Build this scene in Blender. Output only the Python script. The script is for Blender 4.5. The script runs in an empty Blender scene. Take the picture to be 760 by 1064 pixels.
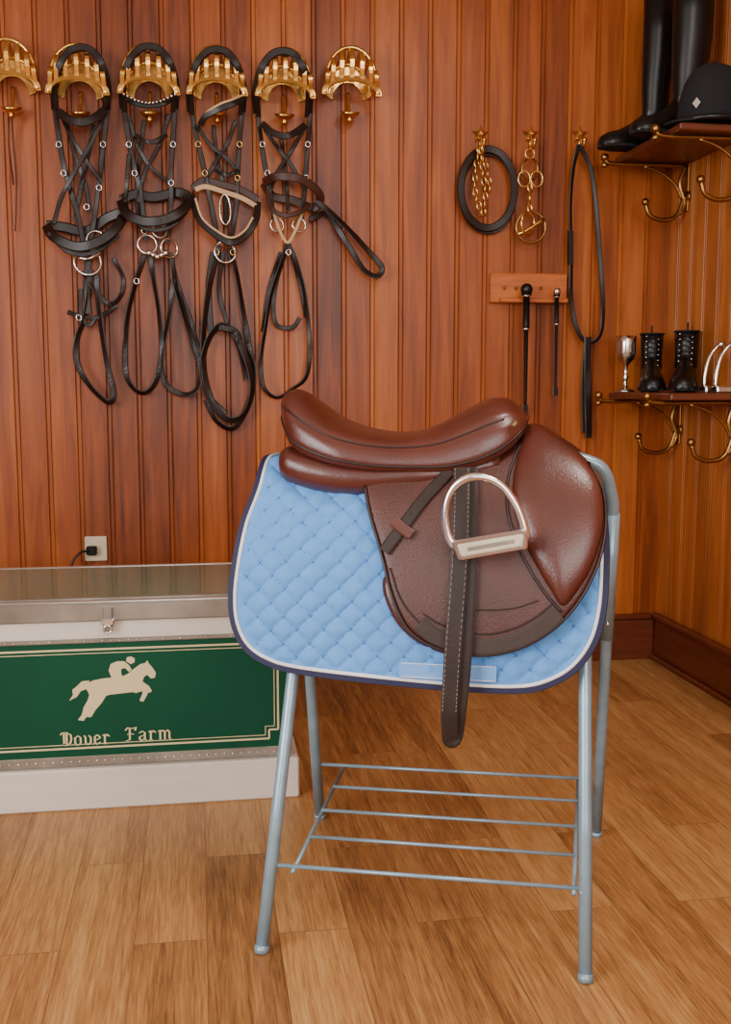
import bpy, math, random
from math import sin, cos, pi, radians, sqrt
from mathutils import Vector, Matrix
random.seed(4)
V=Vector
# ------------------------------------------------------------------ calibration (metres, room axes)
A=radians(9); FPX=1100.0; TH=math.atan(132/FPX); H=1.0
C=V((0,0,H))
RT=V((cos(A),-sin(A),0)); FW=V((sin(A)*cos(TH),cos(A)*cos(TH),-sin(TH))); UP=RT.cross(FW)
WY=3.61; WX=1.66
def ray(px,py): return RT*((px-380)/FPX)+UP*((532-py)/FPX)+FW
def wp(px,py,Y):
    r=ray(px,py); return C+r*(Y/r.y)
def wl(px,py,out=0.0): return wp(px,py,WY-out)
SO=V((.4635,1.971,0)); SM=Matrix.Translation(SO)@Matrix.Rotation(radians(-18.3),4,'Z'); SI=SM.inverted()
LC=SI@C
def lray(px,py): return SI.to_3x3()@ray(px,py)
def lp(px,py,ly):
    r=lray(px,py); return LC+r*((ly-LC.y)/r.y)

# ------------------------------------------------------------------ splines
def cat(pts,n=8,closed=False):
    pts=[V(p) for p in pts]; N=len(pts); out=[]
    if N<3 and not closed:
        return [pts[0].lerp(pts[-1],i/n) for i in range(n+1)]
    segs=N if closed else N-1
    for i in range(segs):
        if closed: p0,p1,p2,p3=pts[(i-1)%N],pts[i],pts[(i+1)%N],pts[(i+2)%N]
        else:
            p1,p2=pts[i],pts[i+1]
            p0=pts[i-1] if i>0 else p1*2-p2
            p3=pts[i+2] if i+2<N else p2*2-p1
        for k in range(n):
            t=k/n
            out.append(.5*((2*p1)+(p2-p0)*t+(2*p0-5*p1+4*p2-p3)*t*t+(3*p1-p0-3*p2+p3)*t**3))
    if not closed: out.append(pts[-1].copy())
    return out
def resample(pts,n,closed=True):
    P=pts+[pts[0]] if closed else pts
    L=[0]
    for i in range(1,len(P)): L.append(L[-1]+(P[i]-P[i-1]).length)
    out=[];j=0
    m=n if closed else n-1
    for k in range(n):
        d=L[-1]*k/m
        while j<len(L)-2 and L[j+1]<d: j+=1
        s=(d-L[j])/max(1e-9,L[j+1]-L[j]); out.append(P[j].lerp(P[j+1],min(1,s)))
    return out

# ------------------------------------------------------------------ materials
def lin(c):
    return tuple(((x/255)/12.92 if x/255<=.04045 else ((x/255+.055)/1.055)**2.4) for x in c)+(1,)
def base(name):
    m=bpy.data.materials.new(name); m.use_nodes=True
    nt=m.node_tree; b=nt.nodes['Principled BSDF']; return m,nt,b
def mat(name,col,rough=.5,metal=0,var=.12,nscale=12,bump=.0,bscale=200,coat=0,stretch=(1,1,1),spec=None):
    m,nt,b=base(name); c=lin(col)
    tc=nt.nodes.new('ShaderNodeTexCoord'); mp=nt.nodes.new('ShaderNodeMapping'); mp.inputs['Scale'].default_value=stretch
    nt.links.new(tc.outputs['Object'],mp.inputs[0])
    n=nt.nodes.new('ShaderNodeTexNoise'); n.inputs['Scale'].default_value=nscale; n.inputs['Detail'].default_value=4
    nt.links.new(mp.outputs[0],n.inputs[0])
    r=nt.nodes.new('ShaderNodeValToRGB')
    r.color_ramp.elements[0].position=.3; r.color_ramp.elements[1].position=.7
    r.color_ramp.elements[0].color=tuple(x*(1-var) for x in c[:3])+(1,)
    r.color_ramp.elements[1].color=tuple(min(1,x*(1+var)) for x in c[:3])+(1,)
    nt.links.new(n.outputs['Fac'],r.inputs[0]); nt.links.new(r.outputs[0],b.inputs['Base Color'])
    b.inputs['Roughness'].default_value=rough; b.inputs['Metallic'].default_value=metal
    if coat: b.inputs['Coat Weight'].default_value=coat; b.inputs['Coat Roughness'].default_value=.25
    if spec is not None: b.inputs['Specular IOR Level'].default_value=spec
    if bump:
        n2=nt.nodes.new('ShaderNodeTexNoise'); n2.inputs['Scale'].default_value=bscale; n2.inputs['Detail'].default_value=3
        nt.links.new(mp.outputs[0],n2.inputs[0])
        bp=nt.nodes.new('ShaderNodeBump'); bp.inputs['Strength'].default_value=bump; bp.inputs['Distance'].default_value=.002
        nt.links.new(n2.outputs['Fac'],bp.inputs['Height']); nt.links.new(bp.outputs[0],b.inputs['Normal'])
    return m
def math_node(nt,op,a,bv=None):
    n=nt.nodes.new('ShaderNodeMath'); n.operation=op
    if hasattr(a,'links') or not isinstance(a,(int,float)): nt.links.new(a,n.inputs[0])
    else: n.inputs[0].default_value=a
    if bv is not None:
        if isinstance(bv,(int,float)): n.inputs[1].default_value=bv
        else: nt.links.new(bv,n.inputs[1])
    return n.outputs[0]
def wall_mat(name,axis,pitch,dark,midc,light,rough=.38):
    m,nt,b=base(name)
    tc=nt.nodes.new('ShaderNodeTexCoord'); sp=nt.nodes.new('ShaderNodeSeparateXYZ'); nt.links.new(tc.outputs['Object'],sp.inputs[0])
    a=sp.outputs[axis]
    idx=math_node(nt,'FLOOR',math_node(nt,'DIVIDE',a,pitch))
    wn=nt.nodes.new('ShaderNodeTexWhiteNoise'); wn.noise_dimensions='1D'; nt.links.new(idx,wn.inputs['W'])
    cb=nt.nodes.new('ShaderNodeCombineXYZ')
    nt.links.new(math_node(nt,'MULTIPLY',a,24),cb.inputs[0])
    nt.links.new(math_node(nt,'MULTIPLY',wn.outputs['Value'],60),cb.inputs[1])
    nt.links.new(math_node(nt,'MULTIPLY',sp.outputs['Z'],1.5),cb.inputs[2])
    n=nt.nodes.new('ShaderNodeTexNoise'); n.inputs['Scale'].default_value=1.3; n.inputs['Detail'].default_value=7; n.inputs['Roughness'].default_value=.6; n.inputs['Distortion'].default_value=.9
    nt.links.new(cb.outputs[0],n.inputs[0])
    cb2=nt.nodes.new('ShaderNodeCombineXYZ'); nt.links.new(math_node(nt,'MULTIPLY',a,3),cb2.inputs[0]); nt.links.new(math_node(nt,'MULTIPLY',sp.outputs['Z'],1.3),cb2.inputs[2])
    n3=nt.nodes.new('ShaderNodeTexNoise'); n3.inputs['Scale'].default_value=1.0; nt.links.new(cb2.outputs[0],n3.inputs[0])
    f=math_node(nt,'ADD',math_node(nt,'MULTIPLY',n.outputs['Fac'],.62),math_node(nt,'MULTIPLY',wn.outputs['Value'],.24))
    f=math_node(nt,'ADD',f,math_node(nt,'MULTIPLY',n3.outputs['Fac'],.2))
    r=nt.nodes.new('ShaderNodeValToRGB'); e=r.color_ramp.elements
    e[0].position=.32; e[0].color=lin(dark); e[1].position=.8; e[1].color=lin(light)
    k=r.color_ramp.elements.new(.55); k.color=lin(midc)
    nt.links.new(f,r.inputs[0]); nt.links.new(r.outputs[0],b.inputs['Base Color'])
    b.inputs['Roughness'].default_value=rough; b.inputs['Specular IOR Level'].default_value=.4
    bp=nt.nodes.new('ShaderNodeBump'); bp.inputs['Strength'].default_value=.12; bp.inputs['Distance'].default_value=.002
    nt.links.new(n.outputs['Fac'],bp.inputs['Height']); nt.links.new(bp.outputs[0],b.inputs['Normal'])
    return m
def floor_mat():
    m,nt,b=base('floor_planks')
    tc=nt.nodes.new('ShaderNodeTexCoord'); mp=nt.nodes.new('ShaderNodeMapping'); mp.inputs['Rotation'].default_value=(0,0,pi/2)
    nt.links.new(tc.outputs['Object'],mp.inputs[0])
    br=nt.nodes.new('ShaderNodeTexBrick'); br.offset=.37; br.inputs['Scale'].default_value=1; br.inputs['Brick Width'].default_value=.92; br.inputs['Row Height'].default_value=.13
    br.inputs['Mortar Size'].default_value=.001; br.inputs['Mortar Smooth'].default_value=.4
    br.inputs['Color1'].default_value=(0,0,0,1); br.inputs['Color2'].default_value=(1,1,1,1); br.inputs['Mortar'].default_value=(.2,.2,.2,1)
    nt.links.new(mp.outputs[0],br.inputs[0])
    sp=nt.nodes.new('ShaderNodeSeparateXYZ'); nt.links.new(tc.outputs['Object'],sp.inputs[0])
    bw=nt.nodes.new('ShaderNodeRGBToBW'); nt.links.new(br.outputs['Color'],bw.inputs[0])
    cb=nt.nodes.new('ShaderNodeCombineXYZ')
    nt.links.new(math_node(nt,'MULTIPLY',sp.outputs['X'],190),cb.inputs[0]); nt.links.new(math_node(nt,'MULTIPLY',sp.outputs['Y'],9),cb.inputs[1]); nt.links.new(math_node(nt,'MULTIPLY',bw.outputs[0],37),cb.inputs[2])
    n=nt.nodes.new('ShaderNodeTexNoise'); n.inputs['Scale'].default_value=1.3; n.inputs['Detail'].default_value=4; n.inputs['Roughness'].default_value=.6; n.inputs['Distortion'].default_value=.25
    nt.links.new(cb.outputs[0],n.inputs[0])
    n2=nt.nodes.new('ShaderNodeTexNoise'); n2.inputs['Scale'].default_value=.13; n2.inputs['Detail'].default_value=3; n2.inputs['Distortion'].default_value=1.2
    nt.links.new(cb.outputs[0],n2.inputs[0])
    f=math_node(nt,'ADD',math_node(nt,'MULTIPLY',n.outputs['Fac'],.55),math_node(nt,'MULTIPLY',bw.outputs[0],.15))
    f=math_node(nt,'ADD',f,math_node(nt,'MULTIPLY',n2.outputs['Fac'],.38))
    r=nt.nodes.new('ShaderNodeValToRGB'); e=r.color_ramp.elements
    e[0].position=.34; e[0].color=lin((98,62,30)); e[1].position=.76; e[1].color=lin((194,148,90))
    k=e.new(.53); k.color=lin((154,106,58))
    nt.links.new(f,r.inputs[0])
    mx=nt.nodes.new('ShaderNodeMixRGB'); mx.blend_type='MULTIPLY'; mx.inputs[2].default_value=(.55,.5,.45,1)
    nt.links.new(br.outputs['Fac'],mx.inputs[0]); nt.links.new(r.outputs[0],mx.inputs[1]); nt.links.new(mx.outputs[0],b.inputs['Base Color'])
    b.inputs['Roughness'].default_value=.4
    bp=nt.nodes.new('ShaderNodeBump'); bp.inputs['Strength'].default_value=.2; bp.inputs['Distance'].default_value=.001
    nt.links.new(n.outputs['Fac'],bp.inputs['Height']); nt.links.new(bp.outputs[0],b.inputs['Normal'])
    return m
PITCH=.098
M={}
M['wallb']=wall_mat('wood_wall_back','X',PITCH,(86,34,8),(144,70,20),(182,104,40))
M['wallr']=wall_mat('wood_wall_side_lit','Y',PITCH,(120,60,22),(168,96,40),(202,132,66))  # same wood as the back wall; window light painted in as paler tones
M['base']=mat('baseboard_wood',(92,38,16),.35,var=.3,nscale=3,stretch=(1,1,20))
M['floor']=floor_mat()
M['ceil']=mat('ceiling_paint',(225,218,205),.8)
M['leather']=mat('saddle_leather',(76,33,24),.32,var=.22,nscale=9,bump=.25,bscale=260,coat=.12)
M['leatherd']=mat('saddle_leather_flap',(66,28,20),.42,var=.18,nscale=10,bump=.5,bscale=300)
M['trim']=mat('grippy_trim',(52,42,38),.75,bump=.6,bscale=400)
M['welt']=mat('welt_leather',(34,14,11),.4)
M['strap']=mat('dark_strap',(36,24,20),.5,var=.2,nscale=25,bump=.3,spec=.35)
M['stitch']=mat('stitching',(140,130,116),.8)
M['bridle']=mat('bridle_leather',(26,13,9),.36,var=.4,nscale=20,spec=.35)
M['bridleb']=mat('bridle_brown',(54,25,13),.4,var=.3,nscale=20,spec=.38)
M['black']=mat('black_leather',(9,8,8),.35,var=.3,spec=.4)
M['felt']=mat('black_felt',(24,24,27),.85,bump=.4,bscale=500,spec=.3)
M['cream']=mat('cream_padding',(190,158,116),.6)
M['brass']=mat('brass',(222,176,98),.25,1,var=.14)
M['brassd']=mat('antique_brass',(156,116,64),.32,1,var=.2)
M['steel']=mat('polished_steel',(224,222,220),.22,1,var=.06)
M['silver']=mat('silver',(222,218,210),.2,1,var=.05)
M['treadpad']=mat('tread_pad',(200,190,168),.45,.3)
M['pad']=mat('blue_quilt_cotton',(90,150,216),.75,var=.05,nscale=30,bump=.3,bscale=900,spec=.25)
M['thread']=mat('blue_thread_groove_shade',(58,108,176),.8,var=.05,spec=.1)  # thread coloured darker than the cotton to stand in for crease shade
M['padtab']=mat('blue_webbing',(104,158,222),.5,var=.05)
M['navy']=mat('navy_binding',(22,24,62),.7)
M['white']=mat('white_piping',(222,222,220),.7)
M['stand']=mat('stand_paint',(134,160,174),.33,.35,var=.1,nscale=30,bump=.1)
M['green']=mat('trunk_green',(0,66,44),.5,var=.1,nscale=4,spec=.22)
M['deccream']=mat('cream_decal',(208,190,146),.6,var=.03,spec=.25)
M['twhite']=mat('trunk_white_paint',(204,194,182),.55,var=.06,nscale=8,stretch=(.3,1,3))
M['galv']=mat('galvanised_metal',(158,155,146),.34,.8,var=.25,nscale=10)
M['lid']=mat('trunk_lid_glass_over_green_baize',(96,112,88),.1,.0,var=.2,nscale=3,spec=.5)
M['rack']=mat('rack_wood',(176,92,34),.4,var=.25,nscale=8,stretch=(1,1,8))
M['shelf']=mat('shelf_wood',(96,44,20),.35,var=.25,nscale=6,stretch=(1,8,1))
M['plate']=mat('outlet_plate',(200,188,160),.5)
M['badge']=mat('badge',(160,154,148),.4)
M['badge2']=mat('brass_stud',(120,92,66),.35,.6)

# ------------------------------------------------------------------ mesh builder
class MB:
    def __init__(s,T=None): s.v=[];s.f=[];s.mi=[];s.sm=[];s.mats=[];s.T=T
    def m(s,k):
        if k not in s.mats: s.mats.append(k)
        return s.mats.index(k)
    def add(s,vs,fs,k,smooth=True):
        o=len(s.v); i=s.m(k)
        for p in vs:
            p=V(p); s.v.append(s.T@p if s.T else p)
        for f in fs: s.f.append(tuple(o+x for x in f)); s.mi.append(i); s.sm.append(smooth)
    def loft(s,rings,k,closed=False,caps=True,smooth=True):
        n=len(rings[0]); vs=[p for r in rings for p in r]; fs=[]
        R=len(rings)
        for i in range(R if closed else R-1):
            a=i*n; b=((i+1)%R)*n
            for j in range(n): fs.append((a+j,a+(j+1)%n,b+(j+1)%n,b+j))
        if caps and not closed:
            fs.append(tuple(reversed(range(n)))); fs.append(tuple((R-1)*n+j for j in range(n)))
        s.add(vs,fs,k,smooth)
    def tube(s,path,r,k,n=10,closed=False,flat=1.0,nrm=None):
        path=[V(p) for p in path]; N=len(path)
        rr=r if isinstance(r,(list,tuple)) else [r]*N
        if len(rr)!=N: rr=[rr[int(i*(len(rr)-1)/(N-1))]*(1-((i*(len(rr)-1)/(N-1))%1))+rr[min(len(rr)-1,int(i*(len(rr)-1)/(N-1))+1)]*((i*(len(rr)-1)/(N-1))%1) for i in range(N)]
        u=None; rings=[]
        for i in range(N):
            t=(path[(i+1)%N]-path[i-1]) if closed else (path[min(N-1,i+1)]-path[max(0,i-1)])
            if t.length<1e-9: t=V((0,0,1))
            t.normalize()
            if nrm is not None: u=V(nrm)-t*V(nrm).dot(t)
            elif u is None: u=t.orthogonal()
            else: u=u-t*u.dot(t)
            if u.length<1e-6: u=t.orthogonal()
            u.normalize(); w=t.cross(u)
            rings.append([path[i]+(u*cos(2*pi*j/n)*flat+w*sin(2*pi*j/n))*rr[i] for j in range(n)])
        s.loft(rings,k,closed)
    def ribbon(s,path,w,th,k,nrm=(0,-1,0),closed=False,twist=0):
        path=[V(p) for p in path]; N=len(path); rings=[]
        for i in range(N):
            t=(path[(i+1)%N]-path[i-1]) if closed else (path[min(N-1,i+1)]-path[max(0,i-1)])
            t.normalize(); nn=nrm[i] if isinstance(nrm,list) else V(nrm)
            side=t.cross(nn)
            if side.length<1e-5: side=t.orthogonal()
            side.normalize(); nn=side.cross(t)
            if twist:
                a=twist*sin(i/N*2*pi*1.5); side,nn=side*cos(a)+nn*sin(a),nn*cos(a)-side*sin(a)
            a=side*w/2;b=nn*th/2; e=.75
            rings.append([path[i]+a*e+b,path[i]+a+b*.2,path[i]+a-b*.2,path[i]+a*e-b,path[i]-a*e-b,path[i]-a-b*.2,path[i]-a+b*.2,path[i]-a*e+b])
        s.loft(rings,k,closed,smooth=False)
    def box(s,lo,hi,k,bev=.0):
        x0,y0,z0=lo;x1,y1,z1=hi;b=bev
        if b<=0:
            vs=[(x0,y0,z0),(x1,y0,z0),(x1,y1,z0),(x0,y1,z0),(x0,y0,z1),(x1,y0,z1),(x1,y1,z1),(x0,y1,z1)]
            s.add(vs,[(3,2,1,0),(4,5,6,7),(0,1,5,4),(1,2,6,5),(2,3,7,6),(3,0,4,7)],k,False); return
        def ring(z,i): return [V(p) for p in [(x0+i+b,y0+i,z),(x1-i-b,y0+i,z),(x1-i,y0+i+b,z),(x1-i,y1-i-b,z),(x1-i-b,y1-i,z),(x0+i+b,y1-i,z),(x0+i,y1-i-b,z),(x0+i,y0+i+b,z)]]
        s.loft([ring(z0,b),ring(z0+b,0),ring(z1-b,0),ring(z1,b)],k,smooth=False)
    def lathe(s,prof,o,k,n=24,axis=(0,0,1),smooth=True):
        ax=V(axis).normalized(); u=ax.orthogonal().normalized(); w=ax.cross(u); o=V(o)
        s.loft([[o+ax*h+(u*cos(2*pi*j/n)+w*sin(2*pi*j/n))*max(r,1e-4) for j in range(n)] for r,h in prof],k,smooth=smooth)
    def ball(s,o,r,k,sc=(1,1,1),n=14):
        o=V(o); s.loft([[o+V((r*sc[0]*sin(a)*cos(2*pi*j/n),r*sc[1]*sin(a)*sin(2*pi*j/n),r*sc[2]*cos(a))) for j in range(n)] for a in [pi*(i+.02)/(8.04) for i in range(9)]],k)
    def ring(s,o,r,tr,k,nrm=(0,-1,0),sx=1,sz=1,n=28):
        nn=V(nrm).normalized(); up=V((0,0,1)); up=(up-nn*up.dot(nn)); up=up.normalized() if up.length>1e-3 else V((1,0,0)); sd=up.cross(nn)
        s.tube([V(o)+sd*cos(2*pi*i/n)*r*sx+up*sin(2*pi*i/n)*r*sz for i in range(n)],tr,k,n=8,closed=True)
    def build(s,name,recenter=True):
        c=V((0,0,0))
        if recenter:
            lo=[min(p[i] for p in s.v) for i in range(3)];hi=[max(p[i] for p in s.v) for i in range(3)]
            c=V([(a+b)/2 for a,b in zip(lo,hi)])
        me=bpy.data.meshes.new(name); me.from_pydata([p-c for p in s.v],[],s.f)
        for k in s.mats: me.materials.append(M[k])
        me.polygons.foreach_set('material_index',s.mi); me.polygons.foreach_set('use_smooth',s.sm); me.update()
        import bmesh
        bm=bmesh.new(); bm.from_mesh(me); bmesh.ops.recalc_face_normals(bm,faces=bm.faces); bm.to_mesh(me); bm.free()
        o=bpy.data.objects.new(name,me); o.location=c; bpy.context.scene.collection.objects.link(o); return o

# ------------------------------------------------------------------ room shell
X0,Y0,ZC=-2.6,-1.9,2.75
def beadboard(name,mk,a0,a1,fixed,axis):
    P_=PITCH
    prof=[(0,-.0045),(.0025,0),(.012,0),(.0138,-.003),(.016,0),(.0185,-.0005),(P_-.0025,0)]
    pts=[]; i=math.floor(a0/PITCH)
    while i*PITCH<a1+PITCH:
        for x,d in prof:
            a=i*PITCH+x
            if a0<=a<=a1: pts.append((a,d))
        i+=1
    pts=[(a0,0)]+pts+[(a1,0)]
    b=MB()
    if axis=='X': f=lambda a,d,z:(a,fixed-d,z)
    else: f=lambda a,d,z:(fixed-d,a,z)
    n=len(pts)
    vs=[f(a,d,0) for a,d in pts]+[f(a,d,ZC) for a,d in pts]
    vs+=[f(pts[0][0],-.08,0),f(pts[-1][0],-.08,0),f(pts[0][0],-.08,ZC),f(pts[-1][0],-.08,ZC)]
    fs=[(i,i+1,n+i+1,n+i) for i in range(n-1)]
    k=2*n
    fs+=[(k+1,k,k+2,k+3),(k,0,n,k+2),(n-1,k+1,k+3,2*n-1)]
    b.add(vs,fs,mk,False); return b.build(name,False)
beadboard('wall_back','wallb',X0,WX,WY,'X')
beadboard('wall_right','wallr',Y0,WY,WX,'Y')
b=MB(); b.box((X0-.1,Y0-.1,-.06),(WX+.1,WY+.1,0),'floor'); b.build('floor',False)
b=MB(); b.box((X0-.1,Y0-.1,ZC),(WX+.1,WY+.1,ZC+.06),'ceil'); b.build('ceiling',False)
b=MB(); wy0,wy1,wz0,wz1=-1.3,.9,.85,2.4
b.box((X0-.1,Y0-.1,0),(X0,wy0,ZC),'wallr'); b.box((X0-.1,wy1,0),(X0,WY+.08,ZC),'wallr'); b.box((X0-.1,wy0,0),(X0,wy1,wz0),'wallr'); b.box((X0-.1,wy0,wz1),(X0,wy1,ZC),'wallr'); b.build('wall_left',False)
b=MB(); fx0,fx1=-.7,1.5
b.box((X0,Y0-.1,0),(fx0,Y0,ZC),'wallb'); b.box((fx1,Y0-.1,0),(WX+.1,Y0,ZC),'wallb'); b.box((fx0,Y0-.1,0),(fx1,Y0,wz0),'wallb'); b.box((fx0,Y0-.1,wz1),(fx1,Y0,ZC),'wallb'); b.build('wall_front',False)
b=MB()
for y in (wy0,(wy0+wy1)/2-.025,wy1-.05): b.box((X0-.08,y,wz0),(X0-.03,y+.05,wz1),'twhite')
for z in (wz0,(wz0+wz1)/2,wz1-.05): b.box((X0-.08,wy0,z),(X0-.03,wy1,z+.05),'twhite')
b.build('window_1')
b=MB()
for x in (fx0,(fx0+fx1)/2-.025,fx1-.05): b.box((x,Y0-.08,wz0),(x+.05,Y0-.03,wz1),'twhite')
for z in (wz0,(wz0+wz1)/2,wz1-.05): b.box((fx0,Y0-.08,z),(fx1,Y0-.03,z+.05),'twhite')
b.build('window_2')
b=MB(); b.box((X0,WY-.018,0),(WX-.02,WY,.15),'base',.003); b.box((X0,WY-.028,.15),(WX-.03,WY,.17),'base',.005); b.build('baseboard_back')
b=MB(); b.box((WX-.018,Y0,0),(WX,WY,.15),'base',.003); b.box((WX-.03,Y0,.15),(WX,WY,.172),'base',.006); b.box((WX-.035,Y0,0),(WX-.018,WY-.02,.02),'base',.005); b.build('baseboard_right')

# ------------------------------------------------------------------ tack trunk
b=MB(); TX0,TX1,TY0,TY1=-1.0,.2,2.5,3.01
b.box((TX0-.025,TY0-.02,0),(TX1+.03,TY1,.10),'twhite',.004)
b.box((TX0,TY0,.10),(TX1,TY1,.45),'twhite',.002)
b.box((TX0,TY0-.006,.128),(TX1+.004,TY0,.405),'green')
b.box((TX0,TY0-.009,.104),(TX1+.006,TY0,.128),'galv',.002)
b.box((TX0,TY0-.009,.400),(TX1+.006,TY0,.411),'galv',.002)
b.box((TX0-.008,TY0-.012,.452),(TX1+.012,TY1+.005,.496),'galv',.004)
b.box((TX0+.03,TY0+.045,.4935),(TX1-.03,TY1-.03,.4975),'lid',.001)
b.box((TX0+.0,TY0+.0,.4935),(TX1+.002,TY0+.012,.499),'steel',.002)
b.box((TX0+.0,TY1-.018,.4935),(TX1+.002,TY1-.004,.499),'steel',.002)
b.box((TX1-.03,TY0+.04,.4935),(TX1-.018,TY1-.02,.499),'steel',.002)
b.box((TX0+.02,TY0+.034,.4935),(TX1-.02,TY0+.046,.4995),'galv',.002)
b.box((TX0,TY0-.004,.411),(TX1+.004,TY0,.452),'twhite')
for i in range(60):
    x=TX0+.01+i*.02; b.ball((x,TY0-.009,.116),.0025,'steel',n=6); b.ball((x,TY0-.009,.4055),.002,'steel',n=6)
p=wp(112,640,TY0-.014)
b.box((p.x-.011,TY0-.02,.43),(p.x+.011,TY0-.01,.486),'galv',.002)
b.box((p.x-.015,TY0-.026,.444),(p.x+.015,TY0-.016,.46),'steel',.003)
b.ring((p.x,TY0-.026,.436),.009,.0022,'steel')
PY=TY0-.0068; LAY=[0]
def lay(): LAY[0]+=1; return PY-.00004*LAY[0]
def dec(pts): 
    y_=lay(); b.add([V((q.x,y_,q.z)) for q in [wp(x,y,PY) for x,y in pts]],[tuple(range(len(pts)))],'deccream',False)
dec([(91,710),(97,707),(107,705),(117,704),(127,703),(133,700),(139,695),(146,690),(151,689),(153,686),(155,690),(158,693),(162,699),(161,704),(157,705),(153,701),(150,703),(148,708),(147,714),(144,718),(138,719),(130,720),(121,721),(113,722),(106,725),(101,731),(95,737),(91,743),(87,749),(81,748),(85,743),(87,735),(91,728),(93,722),(90,716)])
dec([(93,707),(90,716),(84,718),(80,724),(72,728),(76,722),(75,717),(80,713),(85,708)])
dec([(135,718),(140,712),(150,712),(155,714),(153,722),(149,729),(145,728),(148,721),(148,718),(141,720)])
dec([(138,712),(148,708),(155,713),(158,718),(155,720),(150,716),(142,720)])
dec([(104,720),(112,720),(106,730),(99,738),(95,745),(90,745),(95,736),(99,728)])
dec([(116,704),(113,697),(115,690),(122,687),(129,687),(134,691),(137,696),(134,698),(130,694),(126,695),(126,700),(129,706),(131,713),(127,714),(124,707),(119,706)])
dec([(131,687),(132,683),(136,682),(140,684),(140,688),(136,690)])
def line(x0,z0,x1,z1,w=.004):
    d=V((x1-x0,0,z1-z0)); n=V((-d.z,0,d.x)).normalized()*w/2; y=lay()
    b.add([V((x0,y,z0))+n,V((x1,y,z1))+n,V((x1,y,z1))-n,V((x0,y,z0))-n],[(0,1,2,3)],'deccream',False)
for g,w in ((.0,.0045),(.009,.0018)):
    l,r_,bt,tp=TX0+.03+g,TX1-.02-g,.148+g,.385-g; c=.022
    for q in [((l+c,bt),(r_-c,bt)),((l+c,tp),(r_-c,tp)),((l,bt+c),(l,tp-c)),((r_,bt+c),(r_,tp-c))]: line(*q[0],*q[1],w)
    for sx,cx in ((1,l),(-1,r_)):
        for sz,cz in ((1,bt),(-1,tp)):
            line(cx,cz+sz*c,cx+sx*c,cz+sz*c,w); line(cx+sx*c,cz+sz*c,cx+sx*c,cz,w)
G={'D':([[(.22,1.3),(.22,.25)],[(-.08,1.2),(.1,1.42),(.45,1.4),(.8,1.15),(.85,.7),(.75,.25),(.4,.02),(.0,.1)],[(.45,1.3),(.45,.18)]],1.12),
'o':([[(.05,.8),(.05,.2),(.28,0),(.52,.2),(.52,.8),(.3,1),(.05,.8)]],.84),
'v':([[(-.02,.98),(.1,.8),(.1,.2),(.3,0),(.55,.25),(.55,.8),(.38,.98)]],.84),
'e':([[(.08,.42),(.52,.66),(.42,.9),(.25,1),(.06,.8),(.06,.2),(.25,0),(.52,.2)]],.8),
'r':([[(-.05,.92),(.12,1.0),(.12,.08)],[(.0,.05),(.26,.0)],[(.12,.75),(.34,1),(.52,.8)]],.78),
'F':([[(.3,1.35),(.3,.15),(.0,.02)],[(-.05,1.2),(.15,1.45),(.5,1.36),(.85,1.46)],[(.12,.72),(.4,.8),(.62,.72)],[(.78,1.4),(.74,1.15)]],1.0),
'a':([[(.06,.82),(.28,1),(.5,.85),(.5,.12),(.64,0)],[(.5,.58),(.12,.42),(.06,.18),(.22,0),(.5,.2)]],.86),
'm':([[(-.06,.92),(.1,1.0),(.1,.02)],[(.1,.78),(.33,1),(.47,.82),(.47,.02)],[(.47,.78),(.7,1),(.84,.82),(.84,.1),(.97,0)]],1.15)}
def text(word,pxa,pya,pxb):
    a=wp(pxa,pya,PY); wd=wp(pxb,pya,PY).x-a.x
    tot=sum(G[c][1] for c in word); sc=wd/tot; x=a.x; z0=a.z; szz=.0225; y0=LAY[0]
    for c in word:
        LAY[0]=y0
        for st in G[c][0]:
            for i in range(len(st)-1):
                y=lay()
                p=V((x+(st[i][0]+.1)*sc,y,z0+st[i][1]*szz)); q=V((x+(st[i+1][0]+.1)*sc,y,z0+st[i+1][1]*szz))
                d=(q-p).normalized(); vert=abs(d.z)
                hw=(.0009+.0013*vert**2); n=V((-d.z,0,d.x))*hw; e=d*.0007
                b.add([p-n-e,p+n-e,q+n+e,q-n+e],[(0,1,2,3)],'deccream',False)
        x+=G[c][1]*sc
text('Dover',63,775,116); text('Farm',130,770,179)
b.build('tack_trunk')
b=MB(); p=wl(100,574); b.box((p.x-.036,WY-.008,p.z-.028),(p.x+.036,WY,p.z+.055),'plate',.002)
b.box((p.x-.03,WY-.035,p.z-.005),(p.x+.005,WY-.008,p.z+.025),'black',.004)
b.build('wall_outlet')
b=MB(); b.tube(cat([(p.x-.015,WY-.03,p.z+.01),(p.x-.05,WY-.05,p.z+.005),(p.x-.08,WY-.06,p.z-.06),(p.x-.09,WY-.06,p.z-.3),(p.x-.1,WY-.05,.04)]),.004,'black'); b.build('power_cord')

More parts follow.
